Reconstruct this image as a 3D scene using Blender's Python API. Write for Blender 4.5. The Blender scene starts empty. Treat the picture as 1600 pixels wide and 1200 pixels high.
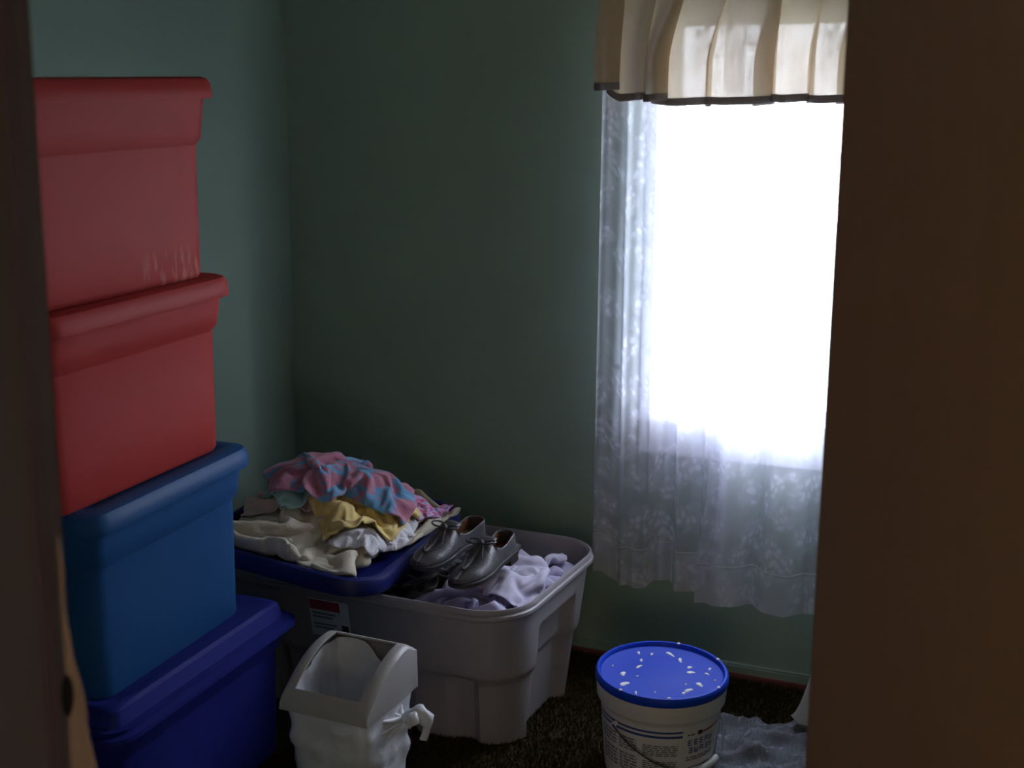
import bpy, math, random
import numpy as np
from mathutils import Matrix, Vector

scene = bpy.context.scene
COL = scene.collection
PI = math.pi

# ---------------------------------------------------------------- camera
FPX, YAW, PITCH, ROLL, EYE = 2007.0, math.radians(22.495), math.radians(11.277), math.radians(0.4245), 1.5
fw = Vector((-math.sin(YAW) * math.cos(PITCH), math.cos(YAW) * math.cos(PITCH), -math.sin(PITCH)))
rt = Vector((math.cos(YAW), math.sin(YAW), 0.0))
up = rt.cross(fw)
rt2 = math.cos(ROLL) * rt + math.sin(ROLL) * up
up2 = -math.sin(ROLL) * rt + math.cos(ROLL) * up
cam = bpy.data.cameras.new('camera')
cam.sensor_width = 36.0
cam.lens = FPX / 1600 * 36.0
cam.clip_start = 0.02
cam.dof.use_dof = True
cam.dof.focus_distance = 3.0
cam.dof.aperture_fstop = 9.0
cam_o = bpy.data.objects.new('camera', cam)
M3 = Matrix((rt2, up2, -fw)).transposed().to_4x4()
M3.translation = Vector((0, 0, EYE))
cam_o.matrix_world = M3
COL.objects.link(cam_o)
scene.camera = cam_o

# ---------------------------------------------------------------- sky light and exposure
world = bpy.data.worlds.new('sky')
scene.world = world
world.use_nodes = True
bg = world.node_tree.nodes['Background']
bg.inputs['Color'].default_value = (0.83, 0.865, 1.0, 1)
bg.inputs['Strength'].default_value = 27.0
vs = scene.view_settings
vs.view_transform = 'Standard'
vs.look = 'None'
vs.gamma = 1.0
vs.use_curve_mapping = False
vs.exposure = 0.0
scene.cycles.use_denoising = True
scene.cycles.max_bounces = 10
scene.cycles.diffuse_bounces = 6
scene.cycles.transparent_max_bounces = 24
scene.cycles.sample_clamp_indirect = 6.0
scene.cycles.caustics_reflective = False
scene.cycles.caustics_refractive = False


def portal(name, loc, sx, sy, rot):
    l = bpy.data.lights.new(name, 'AREA')
    l.shape = 'RECTANGLE'
    l.size, l.size_y = sx, sy
    l.cycles.is_portal = True
    o = bpy.data.objects.new(name, l)
    o.location = loc
    o.rotation_euler = rot
    COL.objects.link(o)
    return o


# window opening (glass) in the back wall, and the hall window behind the camera
YB, XL, CEIL = 3.353, -2.12, 2.4
WX0, WX1, WZ0, WZ1 = -0.945, -0.33, 0.745, 1.79
HX0, HX1, HZ0, HZ1, HY = -0.15, 1.05, 0.65, 1.55, -2.2
portal('window_portal', ((WX0 + WX1) / 2, YB + .08, (WZ0 + WZ1) / 2), WX1 - WX0, WZ1 - WZ0, (-PI / 2, 0, 0))
portal('hall_window_portal', ((HX0 + HX1) / 2, HY - .13, (HZ0 + HZ1) / 2), HX1 - HX0, HZ1 - HZ0, (PI / 2, 0, 0))


# ---------------------------------------------------------------- material helpers
def nt(name):
    m = bpy.data.materials.new(name)
    m.use_nodes = True
    t = m.node_tree
    return m, t, t.nodes['Principled BSDF']


def link(t, a, ao, b, bi):
    t.links.new(a.outputs[ao], b.inputs[bi])


def mat(name, col, rough=.5, var=.12, vscale=8.0, bump=0.0, bscale=60.0, spec=.5, sheen=0.0, stretch=(1, 1, 1), metal=0.0):
    """procedural base: colour mottled by noise, fine bump"""
    m, t, p = nt(name)
    tc = t.nodes.new('ShaderNodeTexCoord')
    mp = t.nodes.new('ShaderNodeMapping')
    mp.inputs['Scale'].default_value = stretch
    link(t, tc, 'Object', mp, 'Vector')
    n = t.nodes.new('ShaderNodeTexNoise')
    n.inputs['Scale'].default_value = vscale
    n.inputs['Detail'].default_value = 4
    link(t, mp, 'Vector', n, 'Vector')
    mix = t.nodes.new('ShaderNodeMix')
    mix.data_type = 'RGBA'
    mix.inputs['A'].default_value = (*[c * (1 - var) for c in col], 1)
    mix.inputs['B'].default_value = (*[min(1, c * (1 + var)) for c in col], 1)
    link(t, n, 'Fac', mix, 'Factor')
    link(t, mix, 'Result', p, 'Base Color')
    p.inputs['Roughness'].default_value = rough
    p.inputs['Specular IOR Level'].default_value = spec
    p.inputs['Metallic'].default_value = metal
    if sheen:
        p.inputs['Sheen Weight'].default_value = sheen
    if bump:
        n2 = t.nodes.new('ShaderNodeTexNoise')
        n2.inputs['Scale'].default_value = bscale
        n2.inputs['Detail'].default_value = 3
        link(t, mp, 'Vector', n2, 'Vector')
        b = t.nodes.new('ShaderNodeBump')
        b.inputs['Strength'].default_value = bump
        b.inputs['Distance'].default_value = .004
        link(t, n2, 'Fac', b, 'Height')
        link(t, b, 'Normal', p, 'Normal')
    return m


M = {}
M['wall'] = mat('sage_wall_paint', (.255, .358, .288), .75, .05, 3, .12, 140)
M['ceiling'] = mat('ceiling_paint', (.62, .62, .58), .8, .03, 3, .2, 200)
M['hall'] = mat('hall_paint', (.50, .42, .32), .8, .05, 3)
M['floor'] = mat('carpet_backing', (.036, .029, .009), .95, .4, 40, .8, 300)
M['baseboard'] = mat('sage_baseboard_paint', (.24, .335, .27), .5, .08, 12)
M['redwood'] = mat('red_brown_wood_edge', (.20, .055, .040), .7, .3, 20)
M['door'] = mat('brown_door_veneer', (.165, .100, .058), .45, .10, 5, .10, 50, stretch=(6, 6, .6))
M['jamb'] = mat('dark_stained_jamb', (.024, .013, .006), .6, .25, 6, .2, 60, stretch=(14, 14, 1))
M['jamb_red'] = mat('dark_red_stop_edge', (.024, .009, .006), .5, .25, 6, .2, 60, stretch=(14, 14, 1))  # redder, darker tone for the narrow strip along the stop
M['raw_wood'] = mat('raw_split_wood', (.105, .055, .018), .7, .3, 9, .5, 60, stretch=(14, 14, 1))
M['dark'] = mat('dark_strike_shade', (.008, .006, .005), 1.0, .1, spec=.0)  # shade of the spot on the jamb, put into the colour
M['white_paint'] = mat('white_window_paint', (.75, .76, .76), .4, .03, 6)
M['chrome'] = mat('brass_knob', (.55, .42, .2), .25, .1, metal=1.0)
M['lawn'] = mat('pale_outdoor_ground', (.30, .33, .27), .9, .2, 1.5)
M['red'] = mat('red_bin_plastic', (.385, .036, .032), .55, .05, 6, .06, 400, spec=.16)
def scuffed():
    m = mat('scuffed_red_bin_plastic', (.385, .036, .032), .55, .05, 6, .06, 400, spec=.16)
    t = m.node_tree
    p = t.nodes['Principled BSDF']
    old = p.inputs['Base Color'].links[0].from_socket
    tc = t.nodes.new('ShaderNodeTexCoord')
    sp_ = t.nodes.new('ShaderNodeSeparateXYZ')
    link(t, tc, 'Object', sp_, 'Vector')
    mp = t.nodes.new('ShaderNodeMapping')
    mp.inputs['Rotation'].default_value = (.7, 0, 0)
    mp.inputs['Scale'].default_value = (9, 60, 14)
    link(t, tc, 'Object', mp, 'Vector')
    n = t.nodes.new('ShaderNodeTexNoise')
    n.inputs['Scale'].default_value = 1.0
    n.inputs['Detail'].default_value = 3
    link(t, mp, 'Vector', n, 'Vector')
    f = None
    for (sock, a, b) in ((n.outputs['Fac'], .50, .62), (sp_.outputs['Z'], .085, .045), (sp_.outputs['Y'], .03, .10), (sp_.outputs['X'], .15, .16)):
        mr = t.nodes.new('ShaderNodeMapRange')
        mr.inputs['From Min'].default_value = a
        mr.inputs['From Max'].default_value = b
        t.links.new(sock, mr.inputs['Value'])
        if f is None:
            f = mr.outputs[0]
        else:
            mu = t.nodes.new('ShaderNodeMath')
            mu.operation = 'MULTIPLY'
            t.links.new(f, mu.inputs[0])
            t.links.new(mr.outputs[0], mu.inputs[1])
            f = mu.outputs[0]
    mx = t.nodes.new('ShaderNodeMix')
    mx.data_type = 'RGBA'
    mx.inputs['B'].default_value = (.50, .15, .12, 1)
    t.links.new(f, mx.inputs['Factor'])
    t.links.new(old, mx.inputs['A'])
    t.links.new(mx.outputs['Result'], p.inputs['Base Color'])
    return m


M['red_scuffed'] = scuffed()
M['teal'] = mat('blue_bin_plastic', (.014, .075, .215), .5, .06, 6, .06, 400, spec=.2)
M['navy'] = mat('royal_blue_bin_plastic', (.016, .022, .19), .48, .08, 6, .06, 400, spec=.2)
M['lidblue'] = mat('deep_blue_lid_plastic', (.006, .011, .115), .4, .08, 6)
M['tote'] = mat('grey_tote_plastic', (.31, .285, .295), .5, .04, 5, .06, 400)
M['can'] = mat('off_white_can_plastic', (.42, .40, .385), .42, .03, 6)
M['pail'] = mat('white_pail_plastic', (.66, .68, .68), .35, .03, 6)
M['paillid'] = mat('bright_blue_pail_lid', (.004, .048, .52), .5, .06, 8, spec=.25)
M['paint'] = mat('dried_white_paint', (.85, .85, .80), .6, .03)
M['wire'] = mat('grey_steel_wire', (.03, .03, .032), .5, .1)
M['ink_blue'] = mat('blue_label_ink', (.03, .06, .28), .5, .05)
M['ink_navy'] = mat('navy_label_ink', (.015, .018, .12), .5, .05)
M['ink_grey'] = mat('grey_label_ink', (.16, .17, .22), .5, .05)
M['ink_red'] = mat('red_label_ink', (.32, .04, .07), .5, .05)
M['ink_black'] = mat('black_label_ink', (.02, .02, .02), .5, .05)
M['label'] = mat('white_label_paper', (.62, .64, .66), .45, .03)
M['leather'] = mat('grey_brown_leather', (.080, .074, .080), .40, .2, 20, .25, 180)
M['sole'] = mat('dark_rubber_sole', (.028, .024, .026), .5, .2, 20)
M['lining'] = mat('brown_shoe_lining', (.15, .060, .025), .7, .2, 20)
M['lilac'] = mat('lilac_cotton', (.52, .47, .66), .85, .07, 10, .25, 350, sheen=.2)
M['lilac2'] = mat('pale_lilac_cotton', (.58, .54, .68), .85, .07, 10, .25, 350, sheen=.2)
M['cream'] = mat('cream_terry_towel', (.66, .585, .46), .95, .10, 12, .7, 420, sheen=.3)
M['beige'] = mat('beige_cotton', (.58, .49, .35), .9, .1, 12, .4, 420, sheen=.2)
M['yellow'] = mat('yellow_cotton', (.78, .59, .23), .9, .08, 12, .4, 380, sheen=.2)
M['mint'] = mat('mint_cotton', (.30, .52, .46), .9, .1, 12, .4, 380, sheen=.2)
M['whitecloth'] = mat('white_lace_cotton', (.74, .72, .76), .9, .06, 12, .6, 300, sheen=.2)
M['rose'] = mat('rose_cotton', (.62, .46, .42), .9, .1, 12, .4, 380, sheen=.2)
M['navycloth'] = mat('dark_navy_knit', (.020, .020, .045), .9, .2, 20)
M['black'] = mat('black_printed_satin', (.018, .017, .019), .45, .3, 30, .3, 200)
M['paper'] = mat('white_paper', (.82, .83, .86), .6, .02)


def printed(name, a, b, scale, dark=None, thr=.5):
    m, t, p = nt(name)
    tc = t.nodes.new('ShaderNodeTexCoord')
    n = t.nodes.new('ShaderNodeTexNoise')
    n.inputs['Scale'].default_value = scale
    n.inputs['Detail'].default_value = 2
    n.inputs['Distortion'].default_value = 1.2
    link(t, tc, 'UV', n, 'Vector')
    r = t.nodes.new('ShaderNodeValToRGB')
    e = r.color_ramp.elements
    e[0].position, e[1].position = thr - .04, thr + .04
    e[0].color, e[1].color = (*a, 1), (*b, 1)
    if dark:
        x = e.new(.36)
        x.color = (*dark, 1)
        y = e.new(.40)
        y.color = (*a, 1)
    link(t, n, 'Fac', r, 'Fac')
    link(t, r, 'Color', p, 'Base Color')
    p.inputs['Roughness'].default_value = .9
    p.inputs['Sheen Weight'].default_value = .2
    n2 = t.nodes.new('ShaderNodeTexNoise')
    n2.inputs['Scale'].default_value = 90
    link(t, tc, 'UV', n2, 'Vector')
    bm_ = t.nodes.new('ShaderNodeBump')
    bm_.inputs['Strength'].default_value = .5
    bm_.inputs['Distance'].default_value = .003
    link(t, n2, 'Fac', bm_, 'Height')
    link(t, bm_, 'Normal', p, 'Normal')
    return m


M['pinkblue'] = printed('pink_and_blue_print', (.44, .17, .24), (.12, .30, .50), 7.0, thr=.52)
M['stripes'] = printed('pink_violet_white_print', (.70, .12, .28), (.50, .46, .74), 14.0)


def sheer(name, col, lo, hi, scale, hem_v=None, trans=.5, uvw=True, diffuse_mix=None):
    """woven lace: holes by transparency, threads diffuse + translucent"""
    m = bpy.data.materials.new(name)
    m.use_nodes = True
    t = m.node_tree
    t.nodes.clear()
    out = t.nodes.new('ShaderNodeOutputMaterial')
    tc = t.nodes.new('ShaderNodeTexCoord')
    dist = t.nodes.new('ShaderNodeTexNoise')
    dist.inputs['Scale'].default_value = scale * .8
    dist.inputs['Detail'].default_value = 2
    link(t, tc, 'UV', dist, 'Vector')
    add = t.nodes.new('ShaderNodeVectorMath')
    add.operation = 'MULTIPLY_ADD'
    add.inputs[1].default_value = (.05, .05, .05)
    link(t, dist, 'Color', add, 0)
    link(t, tc, 'UV', add, 2)
    v = t.nodes.new('ShaderNodeTexVoronoi')          # flower heads
    v.inputs['Scale'].default_value = scale
    link(t, add, 0, v, 'Vector')
    r1 = t.nodes.new('ShaderNodeValToRGB')
    r1.color_ramp.elements[0].position, r1.color_ramp.elements[1].position = .38, .62
    r1.color_ramp.elements[0].color, r1.color_ramp.elements[1].color = (1, 1, 1, 1), (0, 0, 0, 1)
    link(t, v, 'Distance', r1, 'Fac')
    v2 = t.nodes.new('ShaderNodeTexVoronoi')         # petals / small leaves
    v2.inputs['Scale'].default_value = scale * 3.3
    link(t, add, 0, v2, 'Vector')
    r2 = t.nodes.new('ShaderNodeValToRGB')
    r2.color_ramp.elements[0].position, r2.color_ramp.elements[1].position = .25, .55
    r2.color_ramp.elements[0].color, r2.color_ramp.elements[1].color = (1, 1, 1, 1), (.30, .30, .30, 1)
    link(t, v2, 'Distance', r2, 'Fac')
    mu = t.nodes.new('ShaderNodeMath')
    mu.operation = 'MULTIPLY'
    link(t, r1, 'Color', mu, 0)
    link(t, r2, 'Color', mu, 1)
    mr = t.nodes.new('ShaderNodeMapRange')
    mr.inputs['To Min'].default_value = lo
    mr.inputs['To Max'].default_value = hi
    link(t, mu, 'Value', mr, 'Value')
    fac = mr
    if hem_v is not None:                            # doubled hem below hem_v
        sep = t.nodes.new('ShaderNodeSeparateXYZ')
        link(t, tc, 'UV', sep, 'Vector')
        for (v0, gain) in hem_v:
            ls = t.nodes.new('ShaderNodeMath')
            ls.operation = 'LESS_THAN'
            ls.inputs[1].default_value = v0
            link(t, sep, 'Y', ls, 0)
            ad = t.nodes.new('ShaderNodeMath')
            ad.operation = 'MULTIPLY_ADD'
            ad.inputs[1].default_value = gain
            link(t, ls, 'Value', ad, 0)
            t.links.new(fac.outputs[0], ad.inputs[2])
            fac = ad
    d = t.nodes.new('ShaderNodeBsdfDiffuse')
    d.inputs['Color'].default_value = (*col, 1)
    tl = t.nodes.new('ShaderNodeBsdfTranslucent')
    tl.inputs['Color'].default_value = (*col, 1)
    ms = t.nodes.new('ShaderNodeMixShader')
    ms.inputs['Fac'].default_value = trans
    link(t, d, 'BSDF', ms, 1)
    link(t, tl, 'BSDF', ms, 2)
    tr = t.nodes.new('ShaderNodeBsdfTransparent')
    ms2 = t.nodes.new('ShaderNodeMixShader')
    t.links.new(fac.outputs[0], ms2.inputs['Fac'])
    link(t, tr, 'BSDF', ms2, 1)
    link(t, ms, 'Shader', ms2, 2)
    link(t, ms2, 'Shader', out, 'Surface')
    return m


M['lace'] = sheer('white_floral_lace', (.87, .88, 1.0), .54, .96, 14.0, [(.105, .14)], .38)
M['lace_thread'] = sheer('white_lace_thread', (.9, .9, .95), .85, .95, 17.0)
M['linen'] = sheer('beige_valance_linen', (.60, .49, .35), .95, .99, 160.0, None, .21)
M['linen_hem'] = sheer('dark_grey_valance_border', (.34, .31, .31), .96, 1.0, 160.0, None, .3)
M['poly'] = sheer('clear_plastic_film', (.33, .34, .39), .34, .60, 9.0, None, .3)


def glass_mat():
    m = bpy.data.materials.new('window_glass')
    m.use_nodes = True
    t = m.node_tree
    t.nodes.clear()
    out = t.nodes.new('ShaderNodeOutputMaterial')
    tr = t.nodes.new('ShaderNodeBsdfTransparent')
    tr.inputs['Color'].default_value = (.95, .97, .97, 1)
    gl = t.nodes.new('ShaderNodeBsdfGlossy')
    gl.inputs['Roughness'].default_value = .03
    mx = t.nodes.new('ShaderNodeMixShader')
    mx.inputs['Fac'].default_value = .06
    link(t, tr, 'BSDF', mx, 1)
    link(t, gl, 'BSDF', mx, 2)
    link(t, mx, 'Shader', out, 'Surface')
    return m


M['glass'] = glass_mat()


def filter_mat():  # tinted see-through sheet that turns the hall daylight warmer and dimmer
    m = bpy.data.materials.new('amber_warming_filter')
    m.use_nodes = True
    t = m.node_tree
    t.nodes.clear()
    out = t.nodes.new('ShaderNodeOutputMaterial')
    tr = t.nodes.new('ShaderNodeBsdfTransparent')
    tr.inputs['Color'].default_value = (.56, .47, .36, 1)
    df = t.nodes.new('ShaderNodeBsdfDiffuse')
    df.inputs['Color'].default_value = (.6, .45, .3, 1)
    mx = t.nodes.new('ShaderNodeMixShader')
    mx.inputs['Fac'].default_value = .12
    link(t, tr, 'BSDF', mx, 1)
    link(t, df, 'BSDF', mx, 2)
    link(t, mx, 'Shader', out, 'Surface')
    return m


M['blind'] = filter_mat()


def film_mat():
    """glossy see-through bag film"""
    m = bpy.data.materials.new('white_bag_film')
    m.use_nodes = True
    t = m.node_tree
    p = t.nodes['Principled BSDF']
    p.inputs['Base Color'].default_value = (.74, .75, .80, 1)
    p.inputs['Roughness'].default_value = .22
    p.inputs['Alpha'].default_value = .92
    tc = t.nodes.new('ShaderNodeTexCoord')
    n = t.nodes.new('ShaderNodeTexNoise')
    n.inputs['Scale'].default_value = 26
    n.inputs['Detail'].default_value = 3
    n.inputs['Distortion'].default_value = .8
    link(t, tc, 'Object', n, 'Vector')
    b = t.nodes.new('ShaderNodeBump')
    b.inputs['Strength'].default_value = .55
    b.inputs['Distance'].default_value = .006
    link(t, n, 'Fac', b, 'Height')
    link(t, b, 'Normal', p, 'Normal')
    return m


M['film'] = film_mat()


# ---------------------------------------------------------------- mesh helpers
def obj(name, verts, faces, material, parent=None, smooth=True, angle=35, uv=None):
    me = bpy.data.meshes.new(name)
    me.from_pydata([tuple(map(float, v)) for v in verts], [], [tuple(map(int, f)) for f in faces])
    me.update()
    if uv is not None:
        lay = me.uv_layers.new(name='UVMap')
        idx = np.empty(len(me.loops), dtype=np.int32)
        me.loops.foreach_get('vertex_index', idx)
        lay.data.foreach_set('uv', np.asarray(uv, dtype=np.float32)[idx].ravel())
    me.materials.append(M[material])
    if smooth:
        me.shade_smooth()
        if angle:
            me.set_sharp_from_angle(angle=math.radians(angle))
    o = bpy.data.objects.new(name, me)
    COL.objects.link(o)
    if parent is not None:
        o.parent = parent
    return o


def tag(o, label=None, cat=None, group=None, kind=None):
    if label: o['label'] = label
    if cat: o['category'] = cat
    if group: o['group'] = group
    if kind: o['kind'] = kind
    return o


def thing(name, label, cat, loc=(0, 0, 0), rotz=0.0, group=None):
    o = bpy.data.objects.new(name, None)
    o.empty_display_size = .1
    o.location = loc
    o.rotation_euler = (0, 0, rotz)
    COL.objects.link(o)
    return tag(o, label, cat, group)


class MB:
    def __init__(s):
        s.v, s.f = [], []

    def add(s, v, f):
        n = len(s.v)
        s.v += [tuple(p) for p in v]
        s.f += [tuple(i + n for i in q) for q in f]
        return s

    def box(s, x0, x1, y0, y1, z0, z1):
        return s.add([(x0, y0, z0), (x1, y0, z0), (x1, y1, z0), (x0, y1, z0), (x0, y0, z1), (x1, y0, z1), (x1, y1, z1), (x0, y1, z1)],
                     [(0, 3, 2, 1), (4, 5, 6, 7), (0, 1, 5, 4), (1, 2, 6, 5), (2, 3, 7, 6), (3, 0, 4, 7)])

    def tube(s, pts, r, n=8, closed=False, cap=True):
        pts = [Vector(p) for p in pts]
        rr_ = r if hasattr(r, '__len__') else [r] * len(pts)
        rings = []
        prev = None
        for i, p in enumerate(pts):
            a = pts[i - 1] if (i > 0 or closed) else p
            b = pts[(i + 1) % len(pts)] if (i < len(pts) - 1 or closed) else p
            d = (b - a).normalized()
            if prev is None:
                x = d.orthogonal().normalized()
            else:
                x = (prev - d * prev.dot(d)).normalized()
            prev = x
            y = d.cross(x)
            rings.append([p + (x * math.cos(2 * PI * k / n) + y * math.sin(2 * PI * k / n)) * rr_[i] for k in range(n)])
        v = [q for g in rings for q in g]
        f = []
        m = len(rings)
        for i in range(m if closed else m - 1):
            for k in range(n):
                j = (i + 1) % m
                f.append((i * n + k, i * n + (k + 1) % n, j * n + (k + 1) % n, j * n + k))
        if cap and not closed:
            f.append(tuple(range(n))[::-1])
            f.append(tuple((m - 1) * n + k for k in range(n)))
        return s.add(v, f)

    def loft(s, rings, cap0=False, cap1=False):
        n = len(rings[0])
        v = [p for r in rings for p in r]
        f = []
        for i in range(len(rings) - 1):
            for k in range(n):
                f.append((i * n + k, i * n + (k + 1) % n, (i + 1) * n + (k + 1) % n, (i + 1) * n + k))
        if cap0: f.append(tuple(range(n))[::-1])
        if cap1: f.append(tuple((len(rings) - 1) * n + k for k in range(n)))
        return s.add(v, f)

    def build(s, name, material, parent=None, smooth=True, angle=35):
        return obj(name, s.v, s.f, material, parent, smooth, angle)


def ring(w, d, r, z, m=10, k=7, off=None):
    """rounded rectangle, width w (x) depth d (y), counter-clockwise"""
    hw, hd = w / 2, d / 2
    P = []
    cor = [(hw - r, -hd + r, -90), (hw - r, hd - r, 0), (-hw + r, hd - r, 90), (-hw + r, -hd + r, 180)]
    for c in range(4):
        cx, cy, a0 = cor[c]
        for i in range(k):
            a = math.radians(a0 + 90 * i / (k - 1))
            P.append((cx + r * math.cos(a), cy + r * math.sin(a), math.cos(a), math.sin(a), c, None))
        nx, ny, na = cor[(c + 1) % 4]
        a = math.radians(a0 + 90)
        e0 = (cx + r * math.cos(a), cy + r * math.sin(a))
        e1 = (nx + r * math.cos(a), ny + r * math.sin(a))
        for i in range(1, m):
            t = i / m
            P.append((e0[0] + (e1[0] - e0[0]) * t, e0[1] + (e1[1] - e0[1]) * t, math.cos(a), math.sin(a), c, t))
    out = []
    for (x, y, nx, ny, c, t) in P:
        o = off(x, y, nx, ny, z) if off else 0.0
        out.append((x + nx * o, y + ny * o, z))
    return out


def circ(r, z, n=64, cx=0, cy=0):
    return [(cx + r * math.cos(2 * PI * i / n), cy + r * math.sin(2 * PI * i / n), z) for i in range(n)]


def sstep(a, b, x):
    t = min(1, max(0, (x - a) / (b - a)))
    return t * t * (3 - 2 * t)


# ---------------------------------------------------------------- the room
def struct(name, mb, material, label, parent=None, smooth=False):
    o = mb.build(name, material, parent, smooth)
    if parent is None:
        tag(o, label, name.split('_')[0], None, 'structure')
    return o


RX1 = 0.95           # right wall of the room
DY0, DY1 = 0.425, 0.54   # the doorway wall
JX0, JX1 = -0.496, 0.275  # clear opening between the jambs
T = .12
TB_ = .07          # thinner outer wall round the window
struct('floor', MB().box(XL - T, RX1 + T, DY0 - 3, YB + T, -.1, 0), 'floor', 'dark olive carpeted floor')
struct('ceiling', MB().box(XL - T, RX1 + T, DY0, YB + T, CEIL, CEIL + .1), 'ceiling', 'plain pale ceiling above the room')
struct('wall_left', MB().box(XL - T, XL, DY0, YB + T, 0, CEIL), 'wall', 'sage green wall behind the stacked bins')
struct('wall_right', MB().box(RX1, RX1 + T, DY0, YB + T, 0, CEIL), 'wall', 'sage green wall hidden behind the open door')
wb = MB()
wb.box(XL, WX0 - .03, YB, YB + TB_, 0, CEIL)
wb.box(WX1 + .03, RX1, YB, YB + TB_, 0, CEIL)
wb.box(WX0 - .03, WX1 + .03, YB, YB + TB_, 0, WZ0 - .03)
wb.box(WX0 - .03, WX1 + .03, YB, YB + TB_, WZ1 + .03, CEIL)
struct('wall_back', wb, 'wall', 'sage green wall with the curtained window')
wf = MB()
wf.box(XL, JX0 - .02, DY0, DY1, 0, CEIL)
wf.box(JX1 + .02, RX1, DY0, DY1, 0, CEIL)
wf.box(JX0 - .02, JX1 + .02, DY0, DY1, 2.05, CEIL)
struct('wall_front', wf, 'wall', 'wall with the doorway beside the camera')
# the hall behind the camera, with its own window
hx0, hx1 = -1.35, 1.35
wh = MB()
wh.box(hx0 - T, hx0, HY - T, DY0, 0, CEIL)
wh.box(hx1, hx1 + T, HY - T, DY0, 0, CEIL)
wh.box(hx0, HX0, HY - T, HY, 0, CEIL)
wh.box(HX1, hx1, HY - T, HY, 0, CEIL)
wh.box(HX0, HX1, HY - T, HY, 0, HZ0)
wh.box(HX0, HX1, HY - T, HY, HZ1, CEIL)
wh.box(hx0 - T, hx1 + T, HY - T, DY0, CEIL, CEIL + .1)
wh.box(RX1 + T, hx1 + T, DY0, DY0 + .1, 0, CEIL)
wh.box(hx0 - T, hx1 + T, HY - T, DY0 - 2.9, -.1, 0)
struct('wall_hall', wh, 'hall', 'hall walls behind the doorway')
g = MB().box(-14, 14, YB + T + .02, 26, -.55, -.5)
struct('ground_outside', g, 'lawn', 'pale open ground outside the window')

bb = MB().box(XL, RX1, YB - .014, YB, .008, .034)
bb.box(XL, RX1, YB - .010, YB, .034, .040)
struct('baseboard_back', bb, 'baseboard', 'narrow green painted baseboard under the window')
struct('trim_1', MB().box(XL + .0, RX1, YB - .022, YB - .014, 0, .016), 'redwood', 'thin red brown wood strip at the foot of the window wall')
struct('baseboard_left', MB().box(XL, XL + .014, DY1, YB - .014, .0, .034), 'baseboard', 'narrow green painted baseboard behind the bins')

# ---- window
win = MB()
fw_ = .035
for (x0, x1, z0, z1) in ((WX0 - .03, WX0, WZ0 - .03, WZ1 + .03), (WX1, WX1 + .03, WZ0 - .03, WZ1 + .03), (WX0, WX1, WZ0 - .03, WZ0), (WX0, WX1, WZ1, WZ1 + .03)):
    win.box(x0, x1, YB + .005, YB + TB_, z0, z1)
w1 = struct('window_1', win, 'white_paint', 'white framed window behind the lace curtains')
cs = MB()
cs.box(WX0 - .055, WX0 - .004, YB - .016, YB + .004, WZ0 - .005, WZ1 + .055)
cs.box(WX1 + .004, WX1 + .055, YB - .016, YB + .004, WZ0 - .005, WZ1 + .055)
cs.box(WX0 - .004, WX1 + .004, YB - .016, YB + .004, WZ1 + .004, WZ1 + .055)
struct('casing', cs, 'white_paint', '', w1)
struct('window_sill', MB().box(WX0 - .075, WX1 + .075, YB - .034, YB + .02, WZ0 - .030, WZ0 - .006), 'white_paint', '', w1)
ap = MB().box(WX0 - .055, WX1 + .055, YB - .014, YB + .004, WZ0 - .125, WZ0 - .031)
ap.box(WX0 - .055, WX1 + .055, YB - .018, YB - .012, WZ0 - .06, WZ0 - .045)
struct('apron', ap, 'white_paint', '', w1)
sa = MB()
for (x0, x1, z0, z1) in ((WX0, WX0 + .022, WZ0, WZ1), (WX1 - .022, WX1, WZ0, WZ1), (WX0 + .022, WX1 - .022, WZ0, WZ0 + .026), (WX0 + .022, WX1 - .022, WZ1 - .026, WZ1)):
    sa.box(x0, x1, YB + .02, YB + .048, z0, z1)
struct('sash', sa, 'white_paint', '', w1)
struct('pane', MB().box(WX0 + .02, WX1 - .02, YB + .032, YB + .036, WZ0 + .02, WZ1 - .02), 'glass', '', w1)
w2 = MB()
for (x0, x1, z0, z1) in ((HX0, HX0 + .04, HZ0, HZ1), (HX1 - .04, HX1, HZ0, HZ1), (HX0, HX1, HZ0, HZ0 + .04), (HX0, HX1, HZ1 - .04, HZ1)):
    w2.box(x0, x1, HY - .09, HY - .04, z0, z1)
hw2 = struct('window_2', w2, 'white_paint', 'hall window behind the camera')
struct('blind', MB().box(HX0 + .03, HX1 - .03, HY - .06, HY - .058, HZ0 + .03, HZ1 - .03), 'blind', '', hw2)  # unseen sheet, added to warm and weaken the light from the hall

# ---- door leaf, standing half open on the right
hinge = Vector((JX1, DY1, 0))
free = Vector((-0.168, 1.128, 0))
dl = (free - hinge)
ang = math.atan2(dl.y, dl.x)
door = MB().box(0, dl.length, -.038, 0, .015, 2.03).build('door_1', 'door', None, False)
door.location = hinge
door.rotation_euler = (0, 0, ang)
tag(door, 'plain brown wooden door standing half open on the right', 'door', None, 'structure')
kb = MB()
kb.loft([[(p[0] + dl.length - .065, p[2] * 1.0, p[1] + .86) for p in circ(r, zz, 20)][::-1] for r, zz in ((.028, .001), (.028, .006), (.012, .008), (.012, .03), (.026, .04), (.030, .055), (.022, .066), (.004, .069))], True, True)
kb.build('door_knob', 'chrome', door)

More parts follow.
